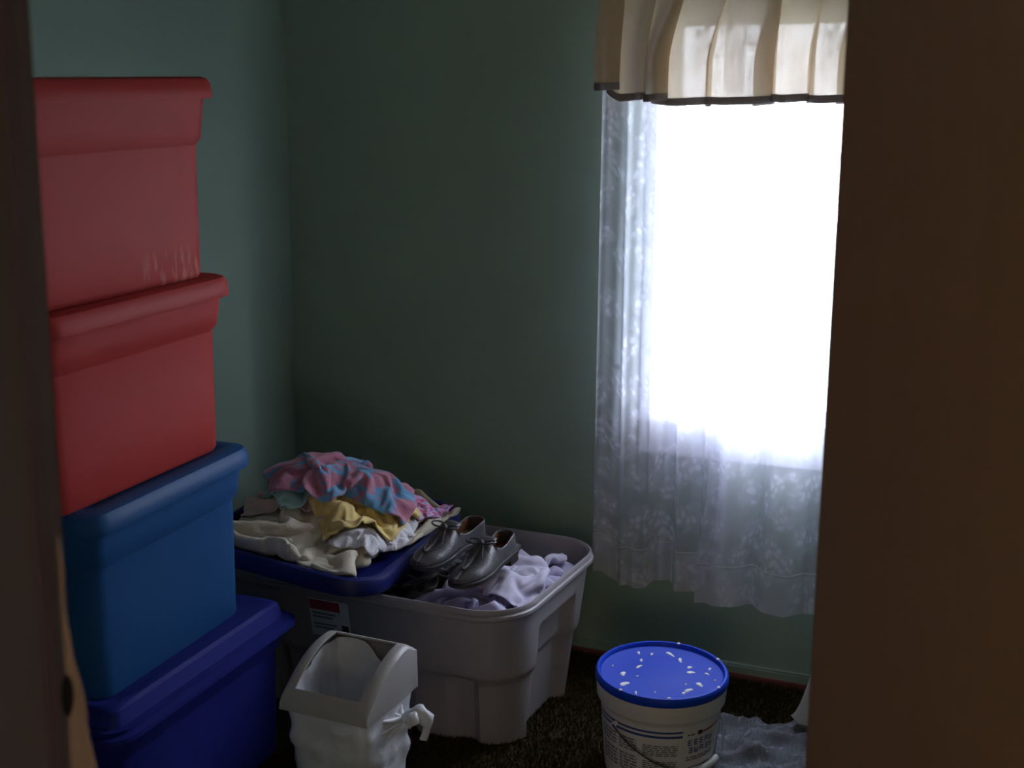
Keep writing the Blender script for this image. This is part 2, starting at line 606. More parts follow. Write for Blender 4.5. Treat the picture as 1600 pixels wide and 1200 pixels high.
# ---- left door jamb with stop, painted shadow spot at the strike and a split, sprung strip
jm = MB()
jm.box(JX0 - .02, JX0, DY0 - .012, DY1 - .002, 0, 2.03)
jb = struct('trim_2', jm, 'jamb', 'dark brown wooden door jamb at the left edge')
struct('jamb_stop', MB().box(JX0 - .001, JX0 + .007, DY0 + .025, .5125, 0, 2.02), 'jamb', '', jb)
struct('stop_edge', MB().box(JX0 - .001, JX0 + .0075, .5125, .5205, 0, 2.02), 'jamb_red', '', jb)
struct('hall_casing', MB().box(JX0 - .085, JX0 - .006, DY0 - .03, DY0 - .0, 0, 2.1), 'jamb', '', jb)
struct('room_casing', MB().box(JX0 - .085, JX0 - .012, DY1, DY1 + .014, 0, 2.1), 'jamb', '', jb)
# the split strip bows out of the jamb edge towards the room near the strike
sp_v, sp_f = [], []
zs = np.linspace(.96, 1.275, 22)
for i, z in enumerate(zs):
    t = (1.275 - z) / (1.275 - .96)
    bow = .026 * sstep(0, .75, t) if t < .75 else .026 * (1 - .5 * sstep(.75, 1, t))
    jag = .0012 * math.sin(i * 5.1) + .0008 * math.sin(i * 2.3)
    y1 = DY1 + bow + jag - .001
    for (x, y) in ((JX0 - .010, DY1 - .006), (JX0 + .0008, DY1 - .004), (JX0 + .0015 + bow * .1, y1 - .003), (JX0 - .001, y1), (JX0 - .010, y1 - .004)):
        sp_v.append((x, y, z))
for i in range(len(zs) - 1):
    for k in range(5):
        sp_f.append((i * 5 + k, i * 5 + (k + 1) % 5, (i + 1) * 5 + (k + 1) % 5, (i + 1) * 5 + k))
sp_f += [(0, 1, 2, 3, 4), tuple((len(zs) - 1) * 5 + k for k in (4, 3, 2, 1, 0))]
sp = obj('split_strip', sp_v, sp_f, 'raw_wood', jb, False)
sp['label'] = 'raw lighter wood strip split away from the jamb'
hl = MB().loft([[(JX0 + .0006, DY1 - .004 + p[0] * .55, 1.180 + p[1] * 1.5) for p in circ(.009, 0, 16)], [(JX0 + .0016, DY1 - .004 + p[0] * .45, 1.180 + p[1] * 1.2) for p in circ(.009, 0, 16)]], True, True)
hl.build('strike_shadow', 'dark', jb)  # flat dark patch standing in for a shadow smear on the jamb


# ---------------------------------------------------------------- storage bins
LEAN = math.radians(2.3)


def storage_bin(label, cx, cy, z0, h, L, W, material, lidmat, rz, taper=(.042, .03), group='lidded bins in the stack against the left wall', lid='low', step=.30):
    t = thing('storage_bin', label, 'storage bin', (cx, cy, z0), rz, group)
    t.location.z = z0 - math.sin(LEAN) * L / 2 + (math.sin(LEAN) * L if z0 < .05 else .004)
    t.rotation_euler = (LEAN, 0, rz)      # the whole stack leans a little towards the doorway
    lw, ll = W, L
    bw, bl = W - 2 * taper[0], L - 2 * taper[1]          # at the floor of the bin
    uw, ul = W - .028, L - .028                           # under the lid
    zst = h * (1 - step)
    lidh = .030 if lid == 'low' else .046
    ztop = h - lidh
    sw, sl = bw + (uw - bw) * .22, bl + (ul - bl) * .22   # waist below the collar
    R0 = .045
    rs = [ring(bw - .03, bl - .03, R0, .0), ring(bw - .008, bl - .008, R0, .003), ring(bw, bl, R0, .012)]
    rs += [ring(bw + (sw - bw) * q, bl + (sl - bl) * q, R0, .012 + (zst - .012) * q) for q in (.33, .66, .985)]
    rs += [ring(sw + .002, sl + .002, R0, zst), ring(sw + .016, sl + .014, R0, zst + .010)]
    rs += [ring(sw + .016 + (uw - sw - .016) * q, sl + .014 + (ul - sl - .014) * q, R0, zst + .010 + (ztop + .01 - zst - .010) * q) for q in (.33, .66, 1)]
    MB().loft(rs, True, True).build('body', material, t)
    lr = []
    if lid == 'low':
        for (o, z) in ((-.016, ztop - .012), (-.002, ztop - .014), (0, ztop - .008), (-.003, ztop + .016), (-.010, h - .004), (-.022, h), (-.045, h), (-.056, h - .005), (-.10, h - .006)):
            lr.append(ring(lw + 2 * o, ll + 2 * o, max(.02, .055 + o), z))
    else:
        for (o, z) in ((-.03, ztop - .010), (-.001, ztop - .012), (0, ztop - .006), (-.001, ztop), (-.026, ztop + .003), (-.030, ztop + .006), (-.038, h - .006), (-.046, h), (-.062, h), (-.070, h - .004), (-.11, h - .005)):
            lr.append(ring(lw + 2 * o, ll + 2 * o, max(.02, .055 + o), z))
    ld = MB().loft(lr, True, True).build('lid', lidmat, t)
    # latch handles on both short ends, and a hand grip under the rim of the long sides
    for s in (-1, 1):
        hm = MB()
        hm.tube([(-.06, s * (ul / 2 - .004), ztop - .022), (-.05, s * (ul / 2 + .008), ztop - .026), (.05, s * (ul / 2 + .008), ztop - .026), (.06, s * (ul / 2 - .004), ztop - .022)], .007, 8)
        hm.build('handle', material, t)
    return t


Z1, Z2, Z3 = .395, .795, 1.182
b4 = storage_bin('royal blue lidded bin at the very bottom of the stack', -1.795, 2.156, 0, Z1 - .012, .67, .48, 'navy', 'navy', 0, (.05, .04), lid='high')
b3 = storage_bin('medium blue lidded bin under the two red ones', -1.830, 2.116, Z1 - .0045, Z2 - Z1 + .0045, .565, .450, 'teal', 'teal', math.radians(1.0))
b2 = storage_bin('lower of two red lidded bins, standing on the blue bin', -1.846, 2.066, Z2 - .0055, Z3 - Z2 + .0055, .60, .450, 'red', 'red', 0)
b1 = storage_bin('topmost red lidded bin of the tall stack', -1.850, 2.036, Z3 - .0055, .421, .60, .450, 'red_scuffed', 'red', math.radians(-1.0), step=.325)
# ---------------------------------------------------------------- the open grey tote
TH = .390
TL, TW, TCX, TCY = .88, .625, -1.492, 2.912
tote = thing('open_tote', 'large open grey plastic tote filled with lilac laundry', 'storage tote', (TCX, TCY, 0), math.radians(-1.5))


def tote_off(x, y, nx, ny, z):
    low = 1 - sstep(.175, .20, z)
    o = 0.0
    if abs(nx) > .98:      # short ends: one broad recess between two corner legs
        m = sstep(-.125, -.095, y) * (1 - sstep(.095, .125, y))
        o -= .035 * m * (1 - sstep(.285, .305, z))
    if abs(ny) > .98:      # long sides: vertical ribs below the step
        m = 0
        for c in (-.27, -.09, .09, .27):
            m = max(m, sstep(c - .042, c - .024, x) * (1 - sstep(c + .024, c + .042, x)))
        o -= .020 * m * low
    o -= .010 * low
    return o


def tdim(z):
    q = z / TH
    return TL - .022 - .050 * (1 - q), TW - .022 - .155 * (1 - q)


zl = [.004, .02, .05, .09, .13, .165, .175, .183, .192, .20, .21, .24, .27, .285, .292, .299, .306, .32, .345, .362]
rs = [ring(tdim(0)[0] - .03, tdim(0)[1] - .03, .10, 0, 34, 9, tote_off), ring(tdim(0)[0] - .012, tdim(0)[1] - .012, .11, .002, 34, 9, tote_off)]
rs += [ring(*tdim(z), .12, z, 34, 9, tote_off) for z in zl]
# rolled rim
rs += [ring(TL - .006, TW - .006, .13, .362, 34, 9), ring(TL, TW, .13, .366, 34, 9), ring(TL, TW, .13, .374, 34, 9), ring(TL - .008, TW - .008, .13, .377, 34, 9),
       ring(TL - .006, TW - .006, .13, .384, 34, 9), ring(TL - .012, TW - .012, .125, .390, 34, 9), ring(TL - .020, TW - .020, .12, .390, 34, 9), ring(TL - .028, TW - .028, .12, .384, 34, 9)]
for z in (.36, .325, .30, .22, .19, .12, .012):
    w, d = tdim(z)
    rs.append(ring(w - (.115 if z < .31 else .012), d - (.085 if z < .2 else .03 if z < .31 else .012), .10, z, 34, 9))
MB().loft(rs, True, True).build('body', 'tote', tote)
# shipping label on the long front side
lbx, lbz = -.085, .288
fy = -tdim(.29)[1] / 2 - .0012


def front_patch(name, x0, x1, z0, z1, m_, par, dy=0.0):
    v = [(x, -tdim(z)[1] / 2 - .0015 - dy, z) for z in (z0, z1) for x in (x0, x1)]
    return obj(name, v, [(0, 1, 3, 2)], m_, par, False)


lb = front_patch('product_label', -.135, -.020, .240, .345, 'label', tote)
lb['label'] = 'paper product label with dark red band'
front_patch('label_band', -.133, -.045, .315, .342, 'ink_red', lb, .0006)
front_patch('barcode', -.045, -.026, .250, .280, 'ink_black', lb, .0006)
for i, z in enumerate((.302, .292, .272, .262)):
    front_patch('label_text', -.128, -.060 - .01 * (i % 2), z, z + .005, 'ink_grey', lb, .0006)

# ---------------------------------------------------------------- lid lying on the tote, tilted up to the left
LCX, LCY, LCZ, LTILT = -1.672, 2.832, .468, math.radians(7.5)
LW, LL = .52, .67
lid = thing('loose_lid', 'loose deep blue bin lid heaped with clothes, tilted across the tote', 'bin lid', (LCX, LCY, LCZ), 0)
lid.rotation_euler = (math.radians(1.0), LTILT, math.radians(3.5))
lr = [ring(LW + 2 * o, LL + 2 * o, max(.03, .11 + o), z) for (o, z) in ((-.010, -.030), (-.001, -.031), (0, -.026), (-.002, .0), (-.007, .008), (-.016, .011), (-.026, .008), (-.034, -.010), (-.05, -.014), (-.12, -.015))]
lr += [ring(LW - .24, LL - .24, .03, -.019), ring(LW - .10, LL - .10, .06, -.018), ring(LW - .026, LL - .026, .09, -.016), ring(LW - .020, LL - .020, .1, -.028)]
lr.append(lr[0])
MB().loft(lr).build('rim', 'lidblue', lid)
pn = MB().loft([ring(LW - .236, LL - .236, .03, -.0155), ring(LW - .236, LL - .236, .03, -.0185)], True, True)
pn.build('panel', 'lidblue', lid)

# ---------------------------------------------------------------- laundry: a small cloth solver on a height field
GX0, GX1, GY0, GY1, GS = -2.12, -.95, 2.42, 3.34, .01
GNX, GNY = int((GX1 - GX0) / GS) + 1, int((GY1 - GY0) / GS) + 1
gx = GX0 + GS * np.arange(GNX)
gy = GY0 + GS * np.arange(GNY)
GXX, GYY = np.meshgrid(gx, gy, indexing='ij')


def hsample(H, x, y):
    fx = np.clip((x - GX0) / GS, 0, GNX - 1.001)
    fy = np.clip((y - GY0) / GS, 0, GNY - 1.001)
    i, j = fx.astype(int), fy.astype(int)
    a, b = fx - i, fy - j
    return (H[i, j] * (1 - a) * (1 - b) + H[i + 1, j] * a * (1 - b) + H[i, j + 1] * (1 - a) * b + H[i + 1, j + 1] * a * b)


def solve_cloth(H, n, m, sx, sy, cx, cy, rot, comp, drop, seed, steps=70, waves=(2.0, 4.0), bend=.25, box=None, iters=6, thick=.006, damp=.9):
    rng = np.random.RandomState(seed)
    u, v = np.meshgrid(np.linspace(-.5, .5, n), np.linspace(-.5, .5, m), indexing='ij')
    cxx, cyy = (comp if hasattr(comp, '__len__') else (comp, comp))
    X, Y = u * sx * cxx, v * sy * cyy
    Z = np.zeros_like(u)
    cmean = (cxx + cyy) / 2
    slope = math.sqrt(max(0, 1 / cmean ** 2 - 1))
    K = 5
    for k in range(K):
        th = rng.uniform(0, PI)
        fr = rng.uniform(*waves) * 2 * PI / max(sx * cxx, sy * cyy)
        amp = slope / fr / math.sqrt(K) * 1.1
        ph = rng.uniform(0, 2 * PI)
        arg = fr * (math.cos(th) * X + math.sin(th) * Y) + ph + .8 * np.sin(2.2 * u * PI + k)
        Z += amp * np.sin(arg)
        X = X + .25 * amp * np.cos(arg * 1.3 + k)
        Y = Y + .25 * amp * np.sin(arg * .9 + k)
    c, s = math.cos(rot), math.sin(rot)
    P = np.stack([cx + c * X - s * Y, cy + s * X + c * Y, Z], -1)
    base = hsample(H, P[..., 0], P[..., 1])
    P[..., 2] += base * .35 + base.mean() * .65 - Z.min() * .6 + drop
    V = np.zeros_like(P)
    dx, dy = sx / (n - 1), sy / (m - 1)
    cons = []
    A = np.arange(n * m).reshape(n, m)

    def addc(a, b, L, k):
        cons.append((a.ravel(), b.ravel(), L, k))
    for o in (0, 1):
        addc(A[o:-1:2, :], A[o + 1::2, :][:A[o:-1:2, :].shape[0]], dx, 1)
        addc(A[:, o:-1:2], A[:, o + 1::2][:, :A[:, o:-1:2].shape[1]], dy, 1)
        D = math.hypot(dx, dy)
        addc(A[o:-1:2, :-1], A[o + 1::2, 1:][:A[o:-1:2].shape[0]], D, .35)
        addc(A[o:-1:2, 1:], A[o + 1::2, :-1][:A[o:-1:2].shape[0]], D, .35)
    for st in (2, 4):
        for o in range(2 * st):
            r0 = [i for i in range(n - st) if i % (2 * st) == o]
            if r0 and o < st:
                idx = np.array([i for i in range(n - st) if (i % (2 * st)) < st])
        ia = np.array([i for i in range(n - st) if (i // st) % 2 == 0]); ib = np.array([i for i in range(n - st) if (i // st) % 2 == 1])
        for ii in (ia, ib):
            if len(ii): addc(A[ii, :], A[ii + st, :], dx * st * .96, -bend / (st / 2))
        ja = np.array([i for i in range(m - st) if (i // st) % 2 == 0]); jb_ = np.array([i for i in range(m - st) if (i // st) % 2 == 1])
        for jj in (ja, jb_):
            if len(jj): addc(A[:, jj], A[:, jj + st], dy * st * .96, -bend / (st / 2))
    F = P.reshape(-1, 3)
    Vf = V.reshape(-1, 3)
    for step in range(steps):
        Vf[:, 2] -= 9.8 * .006
        Vf *= damp
        old = F.copy()
        F += Vf * .006 * 3
        for it in range(iters):
            for (a, b, L, k) in cons:
                d = F[b] - F[a]
                l = np.linalg.norm(d, axis=1) + 1e-9
                if k < 0:
                    w = np.where(l < L * .72, -k, 0.0) * .5 * (l - L * .72) / l
                else:
                    w = k * .5 * (l - L) / l
                d *= w[:, None]
                F[a] += d
                F[b] -= d
            if box is not None:
                bx = box
                F[:, 0] = np.clip(F[:, 0], bx[0], bx[1])
                F[:, 1] = np.clip(F[:, 1], bx[2], bx[3])
            hz = hsample(H, F[:, 0], F[:, 1]) + thick
            hit = F[:, 2] < hz
            F[hit, 2] = hz[hit]
            F[hit, :2] = old[hit, :2] * .8 + F[hit, :2] * .2
        Vf[:] = (F - old) / .018
    return F.reshape(n, m, 3)


def stamp(H, P, thick=.007):
    n, m, _ = P.shape
    for fu in (0, .25, .5, .75):
        for fv in (0, .25, .5, .75):
            Q = (P[:-1, :-1] * (1 - fu) * (1 - fv) + P[1:, :-1] * fu * (1 - fv) + P[:-1, 1:] * (1 - fu) * fv + P[1:, 1:] * fu * fv).reshape(-1, 3)
            i = np.clip(np.round((Q[:, 0] - GX0) / GS).astype(int), 0, GNX - 1)
            j = np.clip(np.round((Q[:, 1] - GY0) / GS).astype(int), 0, GNY - 1)
            np.maximum.at(H, (i, j), Q[:, 2] + thick)


def cloth_obj(name, P, material, label, cat, thick=.005, group=None, sub=2):
    n, m, _ = P.shape
    base = P.reshape(-1, 3)
    org = np.array([base[:, 0].mean(), base[:, 1].mean(), base[:, 2].min()])
    f = [(i * m + j, (i + 1) * m + j, (i + 1) * m + j + 1, i * m + j + 1) for i in range(n - 1) for j in range(m - 1)]
    uv = np.stack(np.meshgrid(np.linspace(0, 1, n), np.linspace(0, 1, m), indexing='ij'), -1).reshape(-1, 2)
    o = obj(name, base - org, f, material, None, True, None, uv)
    o.location = org
    s = o.modifiers.new('thickness', 'SOLIDIFY')
    s.thickness = thick
    s.offset = 0
    ss = o.modifiers.new('smooth', 'SUBSURF')
    ss.levels = ss.render_levels = sub
    return tag(o, label, cat, group)


# inside the tote (tote interior) and on the lid
TB = (TCX - TL / 2 + .05, TCX + TL / 2 - .050, TCY - TW / 2 + .064, TCY + TW / 2 - .058)
H1 = np.full((GNX, GNY), .292)
H1 += .035 * np.exp(-((GXX + 1.24) ** 2 / .04 + (GYY - 2.82) ** 2 / .04))
# a folded blanket below everything carries the rest
bl = thing('folded_blanket', 'lilac folded blanket at the bottom of the grey tote', 'blanket', (TCX, TCY, .012))
for k in range(4):
    MB().loft([ring(TL - .20 + .004 * k, TW - .28 + .012 * k, .07, .001 + .066 * k), ring(TL - .17 + .004 * k, TW - .25 + .012 * k, .09, .014 + .066 * k), ring(TL - .165 + .004 * k, TW - .245 + .012 * k, .09, .052 + .066 * k), ring(TL - .20 + .004 * k, TW - .28 + .012 * k, .07, .066 + .066 * k)], True, True).build('fold', 'lilac2', bl)

P = solve_cloth(H1, 52, 52, .86, .92, -1.285, 2.905, .25, (.56, .55), .01, 11, 60, (1.8, 3.6), box=TB)
stamp(H1, P)
cloth_obj('lilac_sheet', P, 'lilac', 'crumpled lilac sheet filling the right end of the grey tote', 'sheet')
P = solve_cloth(H1, 34, 34, .36, .50, -1.150, 2.95, -.3, (.55, .62), .01, 5, 50, (1.2, 2.6), box=TB)
stamp(H1, P)
cloth_obj('lilac_shirt', P, 'lilac2', 'pale lilac shirt bunched against the back corner of the tote', 'clothing')
P = solve_cloth(H1, 40, 34, .62, .46, -1.47, 2.86, 1.35, (.82, .62), .02, 21, 60, (1.5, 3.0), box=TB)
stamp(H1, P)
cloth_obj('black_garment', P, 'black', 'black printed garment between the blue lid and the shoes', 'clothing')

# the heap on the lid
cl, sl_ = math.cos(LTILT), math.sin(LTILT)
H2 = LCZ - .012 - (GXX - LCX) * math.tan(LTILT)
inside = np.maximum(np.abs(GXX - LCX) / (LW / 2 - .02), np.abs(GYY - LCY) / (LL / 2 - .02))
H2 = np.where(inside < .93, H2, np.where(inside < 1.08, H2 + .026, .36))
H2 += .10 * np.exp(-((GXX + 1.68) ** 2 / .022 + (GYY - 2.86) ** 2 / .035))
LBX = (LCX - LW / 2 + .03, LCX + LW / 2 - .026, LCY - LL / 2 + .03, LCY + LL / 2 - .03)
# a bundled towel as the core of the heap
core = []
for i in range(15):
    t = i / 14
    z = t
    r = (1 - t ** 2.6) ** .5
    core.append([(.150 * r * p[0] * (1 + .07 * math.sin(5 * math.atan2(p[1], p[0]) + 3 * t)), .205 * r * p[1] * (1 + .05 * math.sin(4 * math.atan2(p[1], p[0]))), .100 * z) for p in circ(1, 0, 40)])
co = MB().loft(core, True, True).build('bundled_towel', 'beige', None, True, 80)
co.location = (-1.68, 2.86, LCZ - .010)
tag(co, 'tightly bundled beige towel in the core of the clothes heap', 'towel')


def heap(name, material, label, cat, n, m, sx, sy, cx, cy, rot, comp, seed, waves=(1.4, 3.0), thick=.006, steps=60, bend=.25, bx=None):
    P = solve_cloth(H2, n, m, sx, sy, cx, cy, rot, comp, .012, seed, steps, waves, bend, box=bx or LBX)
    stamp(H2, P, .006)
    return cloth_obj(name, P, material, label, cat, thick)


heap('cream_towel', 'cream', 'large cream towel draped at the front of the heap on the blue lid', 'towel', 46, 40, .66, .60, -1.63, 2.735, .12, (.66, .62), 3, (1.0, 1.9), .013)
heap('beige_cardigan', 'beige', 'beige top lying at the back right of the heap', 'clothing', 34, 34, .40, .42, -1.55, 2.98, .5, (.72, .72), 8, (1.2, 2.6))
heap('rose_shirt', 'rose', 'dusty rose shirt at the left of the heap under the mint cloth', 'clothing', 30, 30, .34, .36, -1.78, 2.84, .2, (.68, .68), 9)
heap('white_vest', 'whitecloth', 'white cotton vest poking out below the yellow top', 'clothing', 28, 28, .26, .28, -1.505, 2.74, .3, (.62, .62), 13)
heap('striped_scarf', 'stripes', 'pink and violet printed scarf at the right end of the lid', 'scarf', 30, 16, .34, .12, -1.475, 2.97, 1.3, (.62, .7), 17)
heap('yellow_top', 'yellow', 'soft yellow top crumpled on the right of the heap', 'clothing', 36, 36, .38, .36, -1.565, 2.80, .7, (.66, .64), 25, (1.3, 2.6))
heap('mint_cloth', 'mint', 'mint green cloth hanging from the left of the heap', 'clothing', 26, 26, .24, .24, -1.74, 2.79, .9, (.70, .70), 31)
heap('navy_sock', 'navycloth', 'small dark navy sock at the left end of the heap', 'sock', 18, 12, .16, .09, -1.775, 2.80, .3, (.7, .7), 51)
heap('printed_cloth', 'pinkblue', 'pink and blue printed cloth crowning the heap', 'clothing', 44, 36, .56, .38, -1.66, 2.85, .35, (.60, .58), 42, (1.5, 3.0))


# ---------------------------------------------------------------- the shoes
def make_shoe(label, heel, toe, roll, mirror):
    h, tt = Vector(heel), Vector(toe)
    L = (tt - h).length
    t = thing('leather_shoe', label, 'shoe', heel, 0, 'pair of dark shoes on the tote')
    d = (tt - h).normalized()
    side = Vector((0, 0, 1)).cross(d).normalized()
    upv = d.cross(side)
    Mx = Matrix((d, side, upv)).transposed() @ Matrix.Rotation(roll, 3, 'X')
    t.rotation_mode = 'QUATERNION'
    t.rotation_quaternion = Mx.to_quaternion()

    def hw(s):
        e = min(1, s / .10)
        q = math.sqrt(max(0, 1 - (1 - e) ** 2)) if s < .10 else 1
        b = .030 + .013 * sstep(.35, .70, s)
        if s > .74:
            f_ = (s - .74) / .26
            b *= math.sqrt(max(0.0, 1 - f_ ** 2.4))
        return max(.001, b * q)

    def bend_(s):
        return (.006 * math.sin(PI * s)) * mirror

    def top(s):      # crest of the vamp
        return .068 - .030 * sstep(.48, .80, s) - .014 * sstep(.8, 1.0, s)

    def collar(s):   # height of the side wall where the shoe is open
        return .056 - .012 * sstep(0.05, .30, s) + .016 * sstep(.34, .50, s)

    OPEN = .47
    S = [0.0, .006, .015, .03, .05, .08, .12, .18, .24, .30, .36, .42, .455, .475, .50, .54, .58, .63, .68, .73, .78, .83, .87, .91, .94, .965, .985, .995, 1.0]
    NA = 9

    def wall(inset, zb, shr):
        v, f = [], []
        for sd in (-1, 1):
            base = len(v)
            for s in S:
                w = max(.0005, hw(s) - inset)
                zt = top(s) - shr
                if s < OPEN:
                    amax = math.asin(min(.999, (collar(s) - shr - zb) / (.072 - zb)))
                    lean = .86
                else:
                    amax = PI / 2
                for k in range(NA):
                    a = amax * k / (NA - 1)
                    if s < OPEN:
                        z = zb + (.072 - zb) * math.sin(a)
                        y = w * (1 - .16 * (math.sin(a)) ** 2)
                    else:
                        z = zb + (zt - zb) * math.sin(a) ** .85
                        y = w * math.cos(a) ** .75 if k < NA - 1 else 0
                    v.append((s * L, bend_(s) + sd * y, z))
            for i in range(len(S) - 1):
                for k in range(NA - 1):
                    q = (base + i * NA + k, base + (i + 1) * NA + k, base + (i + 1) * NA + k + 1, base + i * NA + k + 1)
                    f.append(q if sd < 0 else q[::-1])
        # close the heel seam
        for k in range(NA - 1):
            f.append((k, k + 1, len(S) * NA + k + 1, len(S) * NA + k))
        return v, f
    v, f = wall(0, .012, 0)
    o = obj('upper', v, f, 'leather', t, True, 60)
    sm = o.modifiers.new('thickness', 'SOLIDIFY'); sm.thickness = .003; sm.offset = -1
    v, f = wall(.0035, .014, .002)
    v2, f2 = [], []
    o = obj('lining', v, f, 'lining', t, True, 60)
    ins = [(s * L, bend_(s) + sd * max(.0005, hw(s) - .003), .019) for sd, ss in ((-1, S), (1, S[::-1])) for s in ss]
    obj('insole', ins, [tuple(range(len(ins)))], 'lining', t, False)
    out = lambda e, z: [(s * L + (s - .5) * 2 * e, bend_(s) + sd * (hw(s) + e), z) for sd, ss in ((-1, S), (1, S[::-1])) for s in ss]
    MB().loft([out(.001, .0), out(.004, .002), out(.004, .011), out(.001, .013)], True, True).build('sole', 'sole', t)
    hb = lambda e, z: [(s * L, bend_(s) + sd * (hw(s) + e), z) for sd, ss in ((-1, [x for x in S if x <= .26]), (1, [x for x in S if x <= .26][::-1])) for s in ss]
    MB().loft([hb(.0, -.016), hb(.003, -.015), hb(.003, .002)], True, True).build('heel', 'sole', t)
    # stitched apron seam around the vamp
    seam = []
    for i in range(25):
        a = PI * i / 24
        s = .52 + .34 * math.sin(a)
        y = hw(s) * .62 * math.cos(a)
        q = min(1, abs(y) / max(.001, hw(s)))
        z = .012 + (top(s) - .012) * (1 - q ** 2.67) ** .64 + .0015
        seam.append((s * L, bend_(s) + y, z))
    MB().tube(seam, .0016, 6).build('seam', 'leather', t)
    # tongue flap and bow of the tie
    kx = .54 * L
    kz = top(.54) + .003
    fl = []
    for i in range(7):
        s = .40 + .20 * i / 6
        zc = .066 - .0 + .012 * (1 - i / 6) - (.002 if i == 6 else 0) + (top(s) - top(.48) if s > .48 else 0)
        fl.append([(s * L, bend_(s) + y, zc - 7.0 * y * y) for y in np.linspace(-.024, .024, 7)])
    fv = [p for r in fl for p in r]
    ff = [(i * 7 + k, (i + 1) * 7 + k, (i + 1) * 7 + k + 1, i * 7 + k + 1) for i in range(6) for k in range(6)]
    o = obj('tongue', fv, ff, 'leather', t, True, 60)
    sm = o.modifiers.new('thickness', 'SOLIDIFY'); sm.thickness = .003
    bw_ = MB()
    for sd in (-1, 1):
        loop = [(kx + .018 * math.sin(2 * PI * i / 14) * (.6 if sd > 0 else .75), bend_(.54) + sd * (.004 + .018 * (1 - math.cos(2 * PI * i / 14))), kz + .004 + .006 * math.sin(PI * i / 14)) for i in range(14)]
        bw_.tube(loop, .0024, 6, True)
        bw_.tube([(kx, bend_(.54) + sd * .003, kz + .003), (kx + .018, bend_(.54) + sd * .014, kz + .002), (kx + .036, bend_(.6) + sd * .022, kz - .010), (kx + .044, bend_(.6) + sd * .025, kz - .018)], .0022, 6)
    bw_.tube([(kx - .004, bend_(.54) - .006, kz + .004), (kx, bend_(.54), kz + .009), (kx + .004, bend_(.54) + .006, kz + .004)], .005, 8)
    bw_.build('lace_bow', 'leather', t)
    return t


make_shoe('dark grey leather shoe nearest the lilac sheet, brown inside', (-1.200, 2.895, .443), (-1.232, 2.640, .420), .06, 1)
make_shoe('dark grey leather shoe beside the black garment, brown inside', (-1.300, 2.935, .455), (-1.362, 2.690, .432), -.05, -1)

# ---------------------------------------------------------------- bathroom size waste bin and its bag
CW, CD, CZ = .205, .215, .350
can = thing('waste_bin', 'small off-white waste bin with arched open top in front of the grey tote', 'waste bin', (-1.256, 2.172, 0), math.radians(-2.0))
rs = []
for q in np.linspace(0, 1, 9):
    z = .004 + (CZ - .004) * q
    rs.append(ring(CW - .055 + .043 * q, CD - .055 + .043 * q, .03, z, 8, 6))
rs.insert(0, ring(CW - .075, CD - .075, .025, 0, 8, 6))
for q in (1, .5, .05):
    rs.append(ring(CW - .055 + .043 * q - .006, CD - .055 + .043 * q - .006, .028, .004 + (CZ - .004) * q, 8, 6))
MB().loft(rs, True, True).build('body', 'can', can)


def arch(y):     # profile of the hood, low in front and high at the back
    s = (y + CD / 2) / CD
    a = .084 * math.sin(min(1, s / .78) * PI / 2) ** .85
    return CZ + .012 + a - .018 * sstep(.80, 1.0, s)


hw_, hd_ = CW / 2, CD / 2
xs_ = [-hw_, -hw_ + .002, -hw_ + .006, -hw_ + .012, -hw_ + .026, -.03, .03, hw_ - .026, hw_ - .012, hw_ - .006, hw_ - .002, hw_]
ys_ = [-hd_, -hd_ + .002, -hd_ + .006, -hd_ + .018, -hd_ + .03, -.05, -.03, -.01, .01, .03, .05, .066, .08, hd_ - .012, hd_ - .004, hd_]
drop_ = lambda e: .008 * (1 - min(1, e / .012)) ** 2
v, f = [], []
for y in ys_:
    for x in xs_:
        e = min(hw_ - abs(x), hd_ - abs(y))
        v.append((x * (1.0 - (.05 if y > 0 else .05 * 0) * sstep(0, hd_, y)), y, arch(y) - drop_(e)))
nxs = len(xs_)
for j in range(len(ys_) - 1):
    for i in range(nxs - 1):
        xm, ym = (xs_[i] + xs_[i + 1]) / 2, (ys_[j] + ys_[j + 1]) / 2
        if abs(xm) < hw_ - .026 and -hd_ + .018 < ym < .066:
            continue
        f.append((j * nxs + i, j * nxs + i + 1, (j + 1) * nxs + i + 1, (j + 1) * nxs + i))
# vertical skirt of the hood
per = [(j, 0) for j in range(len(ys_))][::-1] + [(0, i) for i in range(1, nxs)] + [(j, nxs - 1) for j in range(1, len(ys_))] + [(len(ys_) - 1, i) for i in range(nxs - 2, 0, -1)]
n0 = len(v)
for (j, i) in per:
    p = v[j * nxs + i]
    v.append((p[0] * 1.012, p[1] * 1.012, CZ - .012))
for k in range(len(per)):
    a, b = per[k], per[(k + 1) % len(per)]
    f.append((a[0] * nxs + a[1], n0 + k, n0 + (k + 1) % len(per), b[0] * nxs + b[1]))
hood = obj('hood', v, f, 'can', can, True, 40)
sm = hood.modifiers.new('thickness', 'SOLIDIFY'); sm.thickness = .004; sm.offset = -1
bv = hood.modifiers.new('bevel', 'BEVEL'); bv.width = .0015; bv.segments = 2; bv.limit_method = 'ANGLE'

bag = thing('bin_liner', 'thin white plastic bag lining the small waste bin, knotted at its side', 'bin bag', (-1.256, 2.172, .02), math.radians(-2.0))
rng = random.Random(4)
ph = [rng.uniform(0, 6.28) for _ in range(12)]


def wr(a, z, amp):
    return amp * (.5 * math.sin(5 * a + 38 * z + ph[0]) + .4 * math.sin(9 * a - 60 * z + ph[1]) + .45 * math.sin(2 * a + 105 * z + ph[2]) + .3 * math.sin(14 * a + 20 * z + ph[3]))


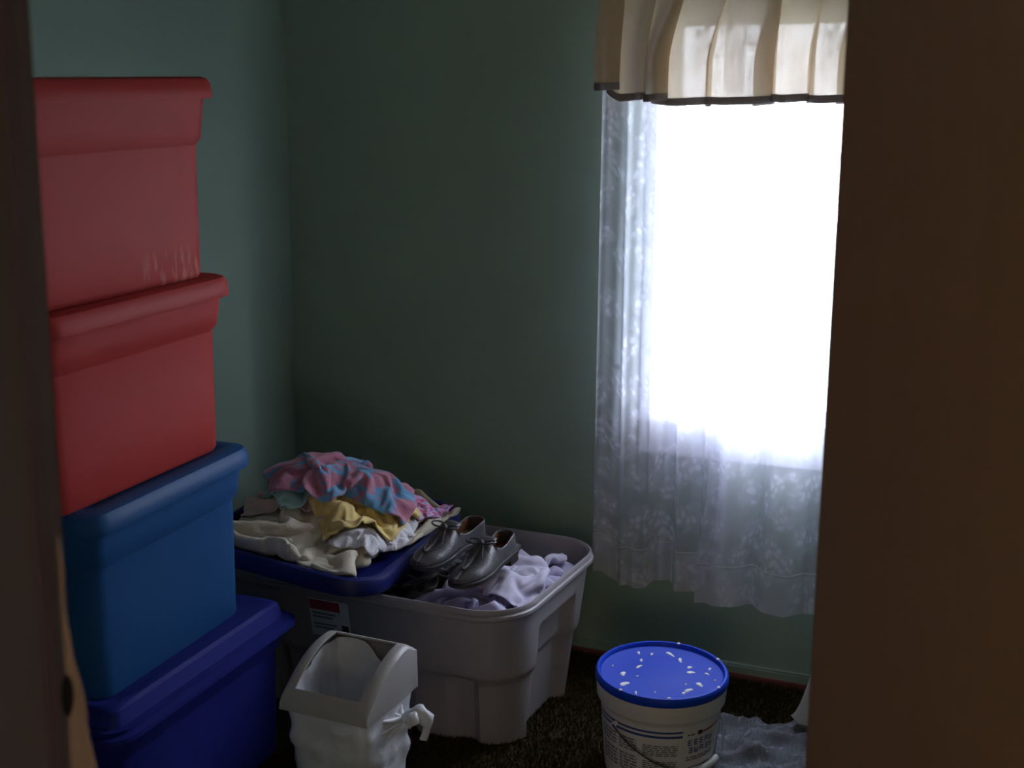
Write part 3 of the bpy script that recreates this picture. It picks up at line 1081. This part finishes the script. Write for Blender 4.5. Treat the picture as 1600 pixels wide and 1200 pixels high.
rs = []
for z in np.linspace(.085, CZ - .012, 34):
    q = (z - .004) / (CZ - .004)
    base = ring(CW - .055 + .043 * q + .007, CD - .055 + .043 * q + .007, .032, z - .02, 12, 6)
    rr_ = []
    for (x, y, zz) in base:
        a = math.atan2(y, x)
        k = 1 + wr(a, z, .060) * (1 if z < CZ - .03 else .4)
        lowz = .012 * math.sin(3 * a + ph[5]) * (1 - sstep(.085, .14, z))
        rr_.append((x * max(k, .985), y * max(k, .985), zz + lowz))
    rs.append(rr_)
o = MB().loft(rs).build('outer_cuff', 'film', bag, True, 80)
rs = []
for q in np.linspace(0, 1, 14):
    z = CZ + .02 - .20 * q - .02
    base = ring(CW - .028 - .05 * q, CD - .028 - .05 * q, .03, z, 12, 6)
    rr_ = []
    for (x, y, zz) in base:
        a = math.atan2(y, x)
        lift = ((.048 * sstep(-.10, .05, y) * (1 - sstep(-.02, .03, x))) + .012) * (1 - q) ** 1.3
        k = 1 - abs(wr(a, zz * .5, .20)) * (.35 + q)
        rr_.append((x * k, y * k, zz + lift - .004))
    rs.append(rr_)
MB().loft(rs, False, True).build('inner_sheet', 'film', bag, True, 80)
# gathers and knot on the window side
kn = MB()
K0 = Vector((CW / 2 + .012, .022, .285))
for (dy, dz) in ((-.085, .028), (-.08, -.012), (-.06, -.05), (-.025, .035), (.03, .04), (.045, -.02)):
    pts = []
    for i in range(7):
        q = i / 6
        pts.append((CW / 2 - .004 - .010 * (1 - q) + .012 * q ** 2, K0.y + dy * (1 - q), K0.z + dz * (1 - q) - .006 * math.sin(PI * q)))
    kn.tube(pts, [.0035 + .0035 * i / 6 for i in range(7)], 7)
kn.build('gather', 'film', bag, True, 80)
kt = MB()
pts, rad = [], []
for i in range(13):
    q = i / 12
    pts.append((K0.x - .004 + .050 * math.sin(q * 2.2) + .003 * math.sin(9 * q), K0.y + .012 * q, K0.z + .028 * math.sin(q * PI * .9) - .050 * q ** 2))
    rad.append(.006 + .011 * math.sin(PI * min(1, q * 1.1)) ** .7 + .0028 * math.sin(21 * q))
kt.tube(pts, rad, 12)
pts2 = [(K0.x + .004 + .030 * math.sin(q * 2.4), K0.y - .010 - .016 * q, K0.z + .022 * math.sin(q * 2.6) - .012 * q) for q in np.linspace(0, 1, 11)]
kt.tube(pts2, [.005 + .008 * math.sin(PI * q) ** .8 + .002 * math.sin(19 * q) for q in np.linspace(0, 1, 11)], 10)
kt.v = [(x + .0016 * math.sin(260 * z + 170 * y), y + .0018 * math.sin(300 * x + 90 * z), z + .0016 * math.sin(240 * y + 210 * x)) for x, y, z in kt.v]
kt.build('knot', 'film', bag, True, 80)

# ---------------------------------------------------------------- paint pail
PX, PY, PH = -.757, 2.762, .250
pail = thing('plastic_pail', 'white plastic pail with bright blue lid spattered with paint', 'pail', (PX, PY, .006))
pail.rotation_euler = (math.radians(2.4), math.radians(1.0), 0)
CAMA = math.atan2(-PY, -PX)          # direction from the pail to the camera
prof = [(.118, 0), (.126, .002), (.128, .008), (.1405, .172), (.1425, .178), (.149, .186), (.151, .190), (.1515, .204), (.1525, .206), (.1525, .230), (.1485, .234), (.140, .236), (.139, .21), (.12, .012)]
MB().loft([circ(r, z, 72) for r, z in prof], True, True).build('body', 'pail', pail, True, 40)
lp = [(.147, .231), (.1550, .2295), (.1565, .232), (.1565, .243), (.155, .247), (.152, .250), (.147, .250), (.1445, .247), (.143, .2405), (.137, .239), (.06, .2395), (.001, .2396)]
ldp = MB().loft([circ(r, z, 72) for r, z in lp], True, True).build('lid', 'paillid', pail, True, 40)
# dried paint spatters: (angle seen from the camera side, radius, size, stretch)
SP = [(-52, .108, .0085, 1.3), (-80, .092, .0075, 1.2), (-115, .06, .005, 2.0), (-140, .078, .004, 1.8), (150, .085, .005, 2.2), (120, .075, .006, 1.0), (100, .068, .0065, 1.5), (62, .098, .0075, 1.3), (38, .10, .0065, 1.6), (28, .108, .005, 1.0), (95, .105, .0045, 1.4), (108, .118, .0035, 1.6), (170, .105, .0055, 2.5), (-165, .1, .004, 1.3), (-28, .122, .0035, 2.2), (8, .125, .0035, 1.5), (-150, .115, .0045, 1.4), (80, .125, .003, 1.2), (48, .075, .003, 1.0), (-100, .118, .003, 1.0), (-8, .1, .0028, 1.0), (-66, .062, .0028, 1.3)]
rng = random.Random(3)
for (a, r, s, st) in SP:
    a = CAMA + math.radians(a)
    c = (r * math.cos(a), r * math.sin(a))
    n = 14
    th = rng.uniform(0, PI)
    rg = []
    for i in range(n):
        b = 2 * PI * i / n
        k = s * (1 + .22 * math.sin(2 * b + th) + .15 * math.sin(3 * b + 2 * th))
        x, y = k * math.cos(b) * st, k * math.sin(b)
        rg.append((c[0] + x * math.cos(th) - y * math.sin(th), c[1] + x * math.sin(th) + y * math.cos(th)))
    zz = .2402 if r < .132 else .2502
    MB().loft([[(x, y, zz - .001) for x, y in rg], [(c[0] + (x - c[0]) * .7, c[1] + (y - c[1]) * .7, zz + .0008) for x, y in rg]], False, True).build('paint_spatter', 'paint', ldp)
for a in (165, 118, 60, -38):
    aa = CAMA + math.radians(a)
    MB().loft([[(.1495 * math.cos(aa) + p[0] * 1.0, .1495 * math.sin(aa) + p[1], .2495) for p in circ(.0045, 0, 10)], [(.1495 * math.cos(aa) + p[0] * .6, .1495 * math.sin(aa) + p[1] * .6, .2515) for p in circ(.0045, 0, 10)]], False, True).build('paint_spatter', 'paint', ldp)


def prad(z):
    return .128 + (.1415 - .128) * (z - .008) / .17


def wrap(name, a0, a1, z0, z1, m_, par, dr=.0006, slant=0.0, n=None):
    """patch on the pail wall; angles in degrees, 0 faces the camera, positive to the right in the picture"""
    n = n or max(2, int(abs(a1 - a0) / 4) + 1)
    v, f = [], []
    for i in range(n + 1):
        q = i / n
        a = CAMA + math.radians(a0 + (a1 - a0) * q)
        for z in (z0, z1):
            zz = z + slant * q
            r = prad(zz) + dr
            v.append((r * math.cos(a), r * math.sin(a), zz))
        if i: f.append((2 * i - 2, 2 * i, 2 * i + 1, 2 * i - 1))
    return obj(name, v, f, m_, par, True, None)


lab = wrap('wrap_label', -95, 95, .022, .172, 'label', pail, .0008)
lab['label'] = 'wraparound printed label with blue bands and small text'
wrap('label_stripe', -92, 22, .158, .163, 'ink_blue', lab, .0013)
wrap('label_stripe', -92, 22, .146, .152, 'ink_blue', lab, .0013)
rng = random.Random(9)


def text_block(a0, a1, z0, z1, rows, m_='ink_grey', wmin=3, wmax=8):
    mb = MB()
    hgt = (z1 - z0) / rows
    for r_ in range(rows):
        a = a0
        zc = z1 - hgt * (r_ + .5)
        while a < a1:
            w = rng.uniform(wmin, wmax)
            e = min(a1, a + w)
            k = max(1, int((e - a) / 3))
            v, f = [], []
            for i in range(k + 1):
                an = CAMA + math.radians(a + (e - a) * i / k)
                for z in (zc - hgt * .30, zc + hgt * .30):
                    r = prad(z) + .0015
                    v.append((r * math.cos(an), r * math.sin(an), z))
                if i: f.append((2 * i - 2, 2 * i, 2 * i + 1, 2 * i - 1))
            mb.add(v, f)
            a = e + 1.2
    o = mb.build('label_text', m_, lab, True, None)
    o['kind'] = 'stuff'
    return o


text_block(-70, -45, .100, .135, 4)
text_block(-70, -45, .045, .092, 5)
text_block(-42, -22, .100, .135, 5, 'ink_grey')
text_block(-42, -22, .045, .092, 6, 'ink_grey')
text_block(-16, 18, .098, .128, 6)
text_block(-16, 18, .040, .086, 9)
text_block(27, 62, .082, .094, 2, 'ink_grey')
text_block(27, 60, .056, .066, 2, 'ink_red')
# small print, red rule and the two rows of big blue lettering (too blurred to read, kept as letter shapes)
text_block(27, 36, .148, .153, 1, 'ink_black', 2, 4)
wrap('label_rule', 40, 88, .148, .153, 'ink_red', lab, .0013, .006)
wrap('label_emblem', 38, 43, .147, .158, 'ink_black', lab, .0016)
big = MB()
for row, zc in enumerate((.130, .110)):
    for c in range(5):
        ac = 30 + c * 6.6 + row * 1.0
        for (da, dz, w, h) in rng.sample([(-1.8, 0, .9, .014), (1.8, 0, .9, .014), (0, .006, 3.6, .003), (0, -.006, 3.6, .003), (0, 0, 3.0, .003)], 4):
            v = []
            for s1 in (-1, 1):
                an = CAMA + math.radians(ac + da + s1 * w / 2)
                for s2 in (-1, 1):
                    z = zc + dz + s2 * h / 2
                    r = prad(z) + .0018
                    v.append((r * math.cos(an), r * math.sin(an), z))
            big.add(v, [(0, 2, 3, 1)])
o = big.build('label_lettering', 'ink_blue', lab, False)
o['kind'] = 'stuff'
# dark blue slanting flash at the right of the label
v, f = [], []
for i in range(9):
    q = i / 8
    z = .03 + .115 * q
    a0 = 62 + 24 * q ** .8
    for a in (a0, a0 + 9):
        an = CAMA + math.radians(a)
        v.append(((prad(z) + .0014) * math.cos(an), (prad(z) + .0014) * math.sin(an), z))
    if i: f.append((2 * i - 2, 2 * i - 1, 2 * i + 1, 2 * i))
obj('label_flash', v, f, 'ink_navy', lab, True, None)
# wire bail hanging down on the camera side, with a white grip
ea = CAMA - math.radians(43)
ax = Vector((math.cos(ea), math.sin(ea), 0))
md = Vector((math.cos(ea + PI / 2), math.sin(ea + PI / 2), 0))
tl_ = math.radians(20)
dwn = md * math.sin(tl_) + Vector((0, 0, -1)) * math.cos(tl_)
pts = []
for i in range(41):
    a = PI * i / 40
    # ellipse-like bail kept outside the pail wall
    p = ax * (.158 * math.cos(a)) + dwn * (.108 * math.sin(a)) + md * (.106 * math.sin(a)) + Vector((0, 0, .160))
    pts.append(p)
bail = MB().tube(pts, .0019, 7).build('wire_bail', 'wire', pail)
MB().tube([pts[i] for i in range(17, 25)], .0085, 12).build('grip', 'pail', bail)
for s in (1, -1):
    e = ax * (s * .147) + Vector((0, 0, .160))
    MB().tube([e, e + ax * (s * .009)], .006, 14).build('ear', 'pail', pail)

# ---------------------------------------------------------------- plastic film and paper on the floor
n, m = 40, 34
xx, yy = np.meshgrid(np.linspace(-.175, .175, n), np.linspace(-.165, .165, m), indexing='ij')
rs_ = np.random.RandomState(6)
zz = np.zeros_like(xx)
for k in range(9):
    th, fr, phs = rs_.uniform(0, PI), rs_.uniform(12, 60), rs_.uniform(0, 6.28)
    s_ = np.sin(fr * (math.cos(th) * xx + math.sin(th) * yy) + phs + 1.5 * np.sin(9 * xx + k))
    zz += .0062 * (1 - np.abs(s_)) ** 2 * (2.2 if k < 4 else 1)
zz += .022
P = np.stack([xx, yy, zz], -1)
f = [(i * m + j, (i + 1) * m + j, (i + 1) * m + j + 1, i * m + j + 1) for i in range(n - 1) for j in range(m - 1)]
uv = np.stack([(xx + .2) / .4, (yy + .2) / .4], -1).reshape(-1, 2)
pb = obj('plastic_film', P.reshape(-1, 3), f, 'poly', None, True, None, uv)
pb.location = (-.470, 2.872, .0)
pb.rotation_euler = (0, 0, math.radians(8))
sm = pb.modifiers.new('thickness', 'SOLIDIFY'); sm.thickness = .001
tag(pb, 'flat crinkled clear plastic film on the carpet right of the pail', 'plastic film')

# curled sheet standing on its lower curve, half behind the door
n, m = 26, 20
v, f = [], []
for i in range(n):
    q = i / (n - 1)
    for j in range(m):
        w = j / (m - 1)
        xl = -.491 + .055 * w ** .9
        x = xl + (-.265 - xl) * q
        zlo = .022 + .052 * max(0, (-.438 - x) / .053) ** 1.5
        zhi = .232 + .03 * q - .06 * q * q
        v.append((x + .40, .045 * q + .018 * math.sin(2.6 * q) - .035 * w * (1 - q), zlo + (zhi - zlo) * w - .012))
f = [(i * m + j, (i + 1) * m + j, (i + 1) * m + j + 1, i * m + j + 1) for i in range(n - 1) for j in range(m - 1)]
pp = obj('curled_paper', v, f, 'paper', None, True, None)
pp.location = (-.400, 3.015, .010)
sm = pp.modifiers.new('thickness', 'SOLIDIFY'); sm.thickness = .0012
tag(pp, 'curled white paper sheet standing beyond the door edge', 'paper')


# ---------------------------------------------------------------- curtains
def panel(name, x0, x1, ztop, zbot, y0, waves, amp, material, label, cat, nx=220, nz=60, seed=1, flare=None, group=None, parent=None, slack=1.5, swing=0.0):
    rs_ = np.random.RandomState(seed)
    v, uv, f = [], [], []
    us = np.linspace(0, 1, nx)
    phs = rs_.uniform(0, 6.28, 6)
    for j in range(nz + 1):
        w = j / nz                       # 0 top, 1 bottom
        for u in us:
            x = x0 + (x1 - x0) * u
            fold = math.sin(2 * PI * waves * u + phs[0] + .7 * math.sin(2 * PI * 1.7 * u + phs[1]) + .25 * w * math.sin(6 * u + phs[2]))
            fold += .35 * math.sin(2 * PI * waves * 2.1 * u + phs[3] + 1.0 * w)
            a = amp * (.55 + .55 * w)
            y = y0 + a * fold
            x += .35 * amp * math.cos(2 * PI * waves * u + phs[0]) * (.6 + .4 * w)
            if flare: x += flare * (1 - u) ** 2 * sstep(.75, 1, w)
            zb = zbot(u) if callable(zbot) else zbot
            z = ztop + (zb - ztop) * w
            y += swing * w
            v.append((x, y, z))
            uv.append((u * (x1 - x0) * slack, (1 - w) * (ztop - zb)))
    for j in range(nz):
        for i in range(nx - 1):
            f.append((j * nx + i, (j + 1) * nx + i, (j + 1) * nx + i + 1, j * nx + i + 1))
    o = obj(name, v, f, material, parent, True, None, uv)
    return tag(o, label, cat, group) if parent is None else o


def strip_at(name, src_nx, src_nz, o, j, dz, material, parent, dy=-.0015):
    """thin stitched tape following row j of a panel"""
    me = o.data
    v, f, uv = [], [], []
    for i in range(src_nx):
        p = me.vertices[j * src_nx + i].co
        v += [(p.x, p.y + dy, p.z), (p.x, p.y + dy, p.z + dz)]
        uv += [(i * .01, 0), (i * .01, .05)]
        if i: f.append((2 * i - 2, 2 * i, 2 * i + 1, 2 * i - 1))
    return obj(name, v, f, material, parent, True, None, uv)


zl = lambda u: .258 + .016 * math.sin(2 * PI * 1.9 * u + 1.2) + .010 * math.sin(2 * PI * 4.3 * u)
zr = lambda u: .232 + .030 * math.sin(2 * PI * 1.55 * u - .2) ** 2 + .010 * math.sin(2 * PI * 2.6 * u + 2)
cl_ = panel('lace_curtain', -1.105, -.735, 1.90, zl, 3.278, 4.6, .0135, 'lace', 'left hand white lace curtain panel with the shorter hem', 'curtain', 200, 60, 2, None, 'lace curtain panels at the window')
cr_ = panel('lace_curtain', -.778, -.10, 1.90, zr, 3.240, 5.4, .0135, 'lace', 'right hand white lace curtain panel hanging lower, beside the door', 'curtain', 260, 60, 7, -.028, 'lace curtain panels at the window')
strip_at('hem_stitching', 200, 60, cl_, 56, .004, 'lace_thread', cl_)
strip_at('hem_stitching', 260, 60, cr_, 56, .005, 'lace_thread', cr_)

va = thing('window_valance', 'gathered beige linen valance with dark grey border above the lace', 'valance', (0, 0, 0))
BND = [-1.106, -1.030, -.965, -.905, -.800, -.640, -.548, -.455, -.330, -.205, -.085]     # pleat edges
OVL = [.045, .012, .055, .012, .060, .018, .040, .030, .030]
HEM = [1.594, 1.568, 1.566, 1.556, 1.558, 1.564, 1.562, 1.560, 1.564, 1.566]
KEY = [(-1.098, 3.310, 1.600)]
for i in range(len(BND) - 1):
    x0, x1, hz_ = BND[i] - (.010 if i else 0), BND[i + 1], HEM[i]
    d = x1 - x0
    KEY += [(x0, 3.224, hz_ + .002), (x0 + d * .33, 3.203 - .05 * d, hz_), (x0 + d * .7, 3.203 - .05 * d, hz_ + .002), (x1, 3.222, hz_ + .004)]
    if i < len(OVL):
        KEY.append((x1 - OVL[i], 3.244, hz_ - .001))
KEY.append((-.085, 3.310, 1.575))
KA = np.array(KEY)


def catmull(K_, u):
    x = u * (len(K_) - 1)
    i = min(int(x), len(K_) - 2)
    t = x - i
    p0, p1, p2, p3 = K_[max(i - 1, 0)], K_[i], K_[i + 1], K_[min(i + 2, len(K_) - 1)]
    return .5 * (2 * p1 + (p2 - p0) * t + (2 * p0 - 5 * p1 + 4 * p2 - p3) * t * t + (3 * p1 - p0 - 3 * p2 + p3) * t ** 3)


VNX, VNZ = 560, 40
v, uv, f = [], [], []
for j in range(VNZ + 1):
    w = j / VNZ
    for i in range(VNX):
        u = i / (VNX - 1)
        kx_, ky_, kz_ = catmull(KA, u)
        tx = -1.10 + 1.01 * u
        ty = 3.205 + .014 * math.sin(2 * PI * 21 * u + 2 * math.sin(9 * u)) + (.08 * (sstep(.985, 1, u) + 1 - sstep(0, .015, u)))
        k = .45 + .55 * sstep(0, .75, w)
        fine = .0095 * math.sin(2 * PI * 13 * u + 3 * math.sin(7 * u)) * w
        v.append((tx + (kx_ - tx) * k, ty + (ky_ - .020 - ty) * k + fine, 1.925 + (kz_ - 1.925) * w))
        uv.append((u * 1.7, (1 - w) * .36))
f = [(j * VNX + i, (j + 1) * VNX + i, (j + 1) * VNX + i + 1, j * VNX + i + 1) for j in range(VNZ) for i in range(VNX - 1)]
vc = obj('fabric', v, f, 'linen', va, True, None, uv)
strip_at('border', VNX, VNZ, vc, VNZ, .019, 'linen_hem', va, -.0022)
strip_at('border', VNX, VNZ, vc, VNZ, .019, 'linen_hem', va, .0022)
rod = thing('curtain_rod', 'thin white rod carrying the valance and lace curtains', 'curtain rod', (0, 0, 0))
MB().tube([(-1.12, 3.345, 1.895), (-1.125, 3.213, 1.895), (-1.10, 3.205, 1.895), (-.10, 3.205, 1.895), (-.07, 3.213, 1.895), (-.072, 3.345, 1.895)], .005, 8).build('pole', 'white_paint', rod)
MB().tube([(-1.115, 3.345, 1.885), (-1.118, 3.278, 1.885), (-.085, 3.248, 1.885), (-.08, 3.345, 1.885)], .004, 8).build('inner_pole', 'white_paint', rod)

# ---------------------------------------------------------------- carpet pile in view
rs_ = np.random.RandomState(1)
N = 60000
px = rs_.uniform(-1.62, -.28, N)
py = rs_.uniform(2.25, YB - .024, N)
hh = rs_.uniform(.008, .016, N)
th = rs_.uniform(0, 2 * PI, N)
lean = rs_.uniform(-.008, .008, (N, 2))
wd = .0022
V = np.empty((N, 3, 3))
V[:, 0] = np.stack([px - wd * np.cos(th), py - wd * np.sin(th), np.zeros(N)], -1)
V[:, 1] = np.stack([px + wd * np.cos(th), py + wd * np.sin(th), np.zeros(N)], -1)
V[:, 2] = np.stack([px + lean[:, 0], py + lean[:, 1], hh], -1)
me = bpy.data.meshes.new('carpet_pile')
me.from_pydata(V.reshape(-1, 3), [], np.arange(3 * N).reshape(N, 3))
M['pile'] = mat('olive_carpet_yarn', (.060, .045, .012), .95, .5, 30, spec=.1)
me.materials.append(M['pile'])
cp = bpy.data.objects.new('carpet_pile', me)
COL.objects.link(cp)
tag(cp, 'dark olive brown carpet pile on the floor', 'carpet', None, 'stuff')
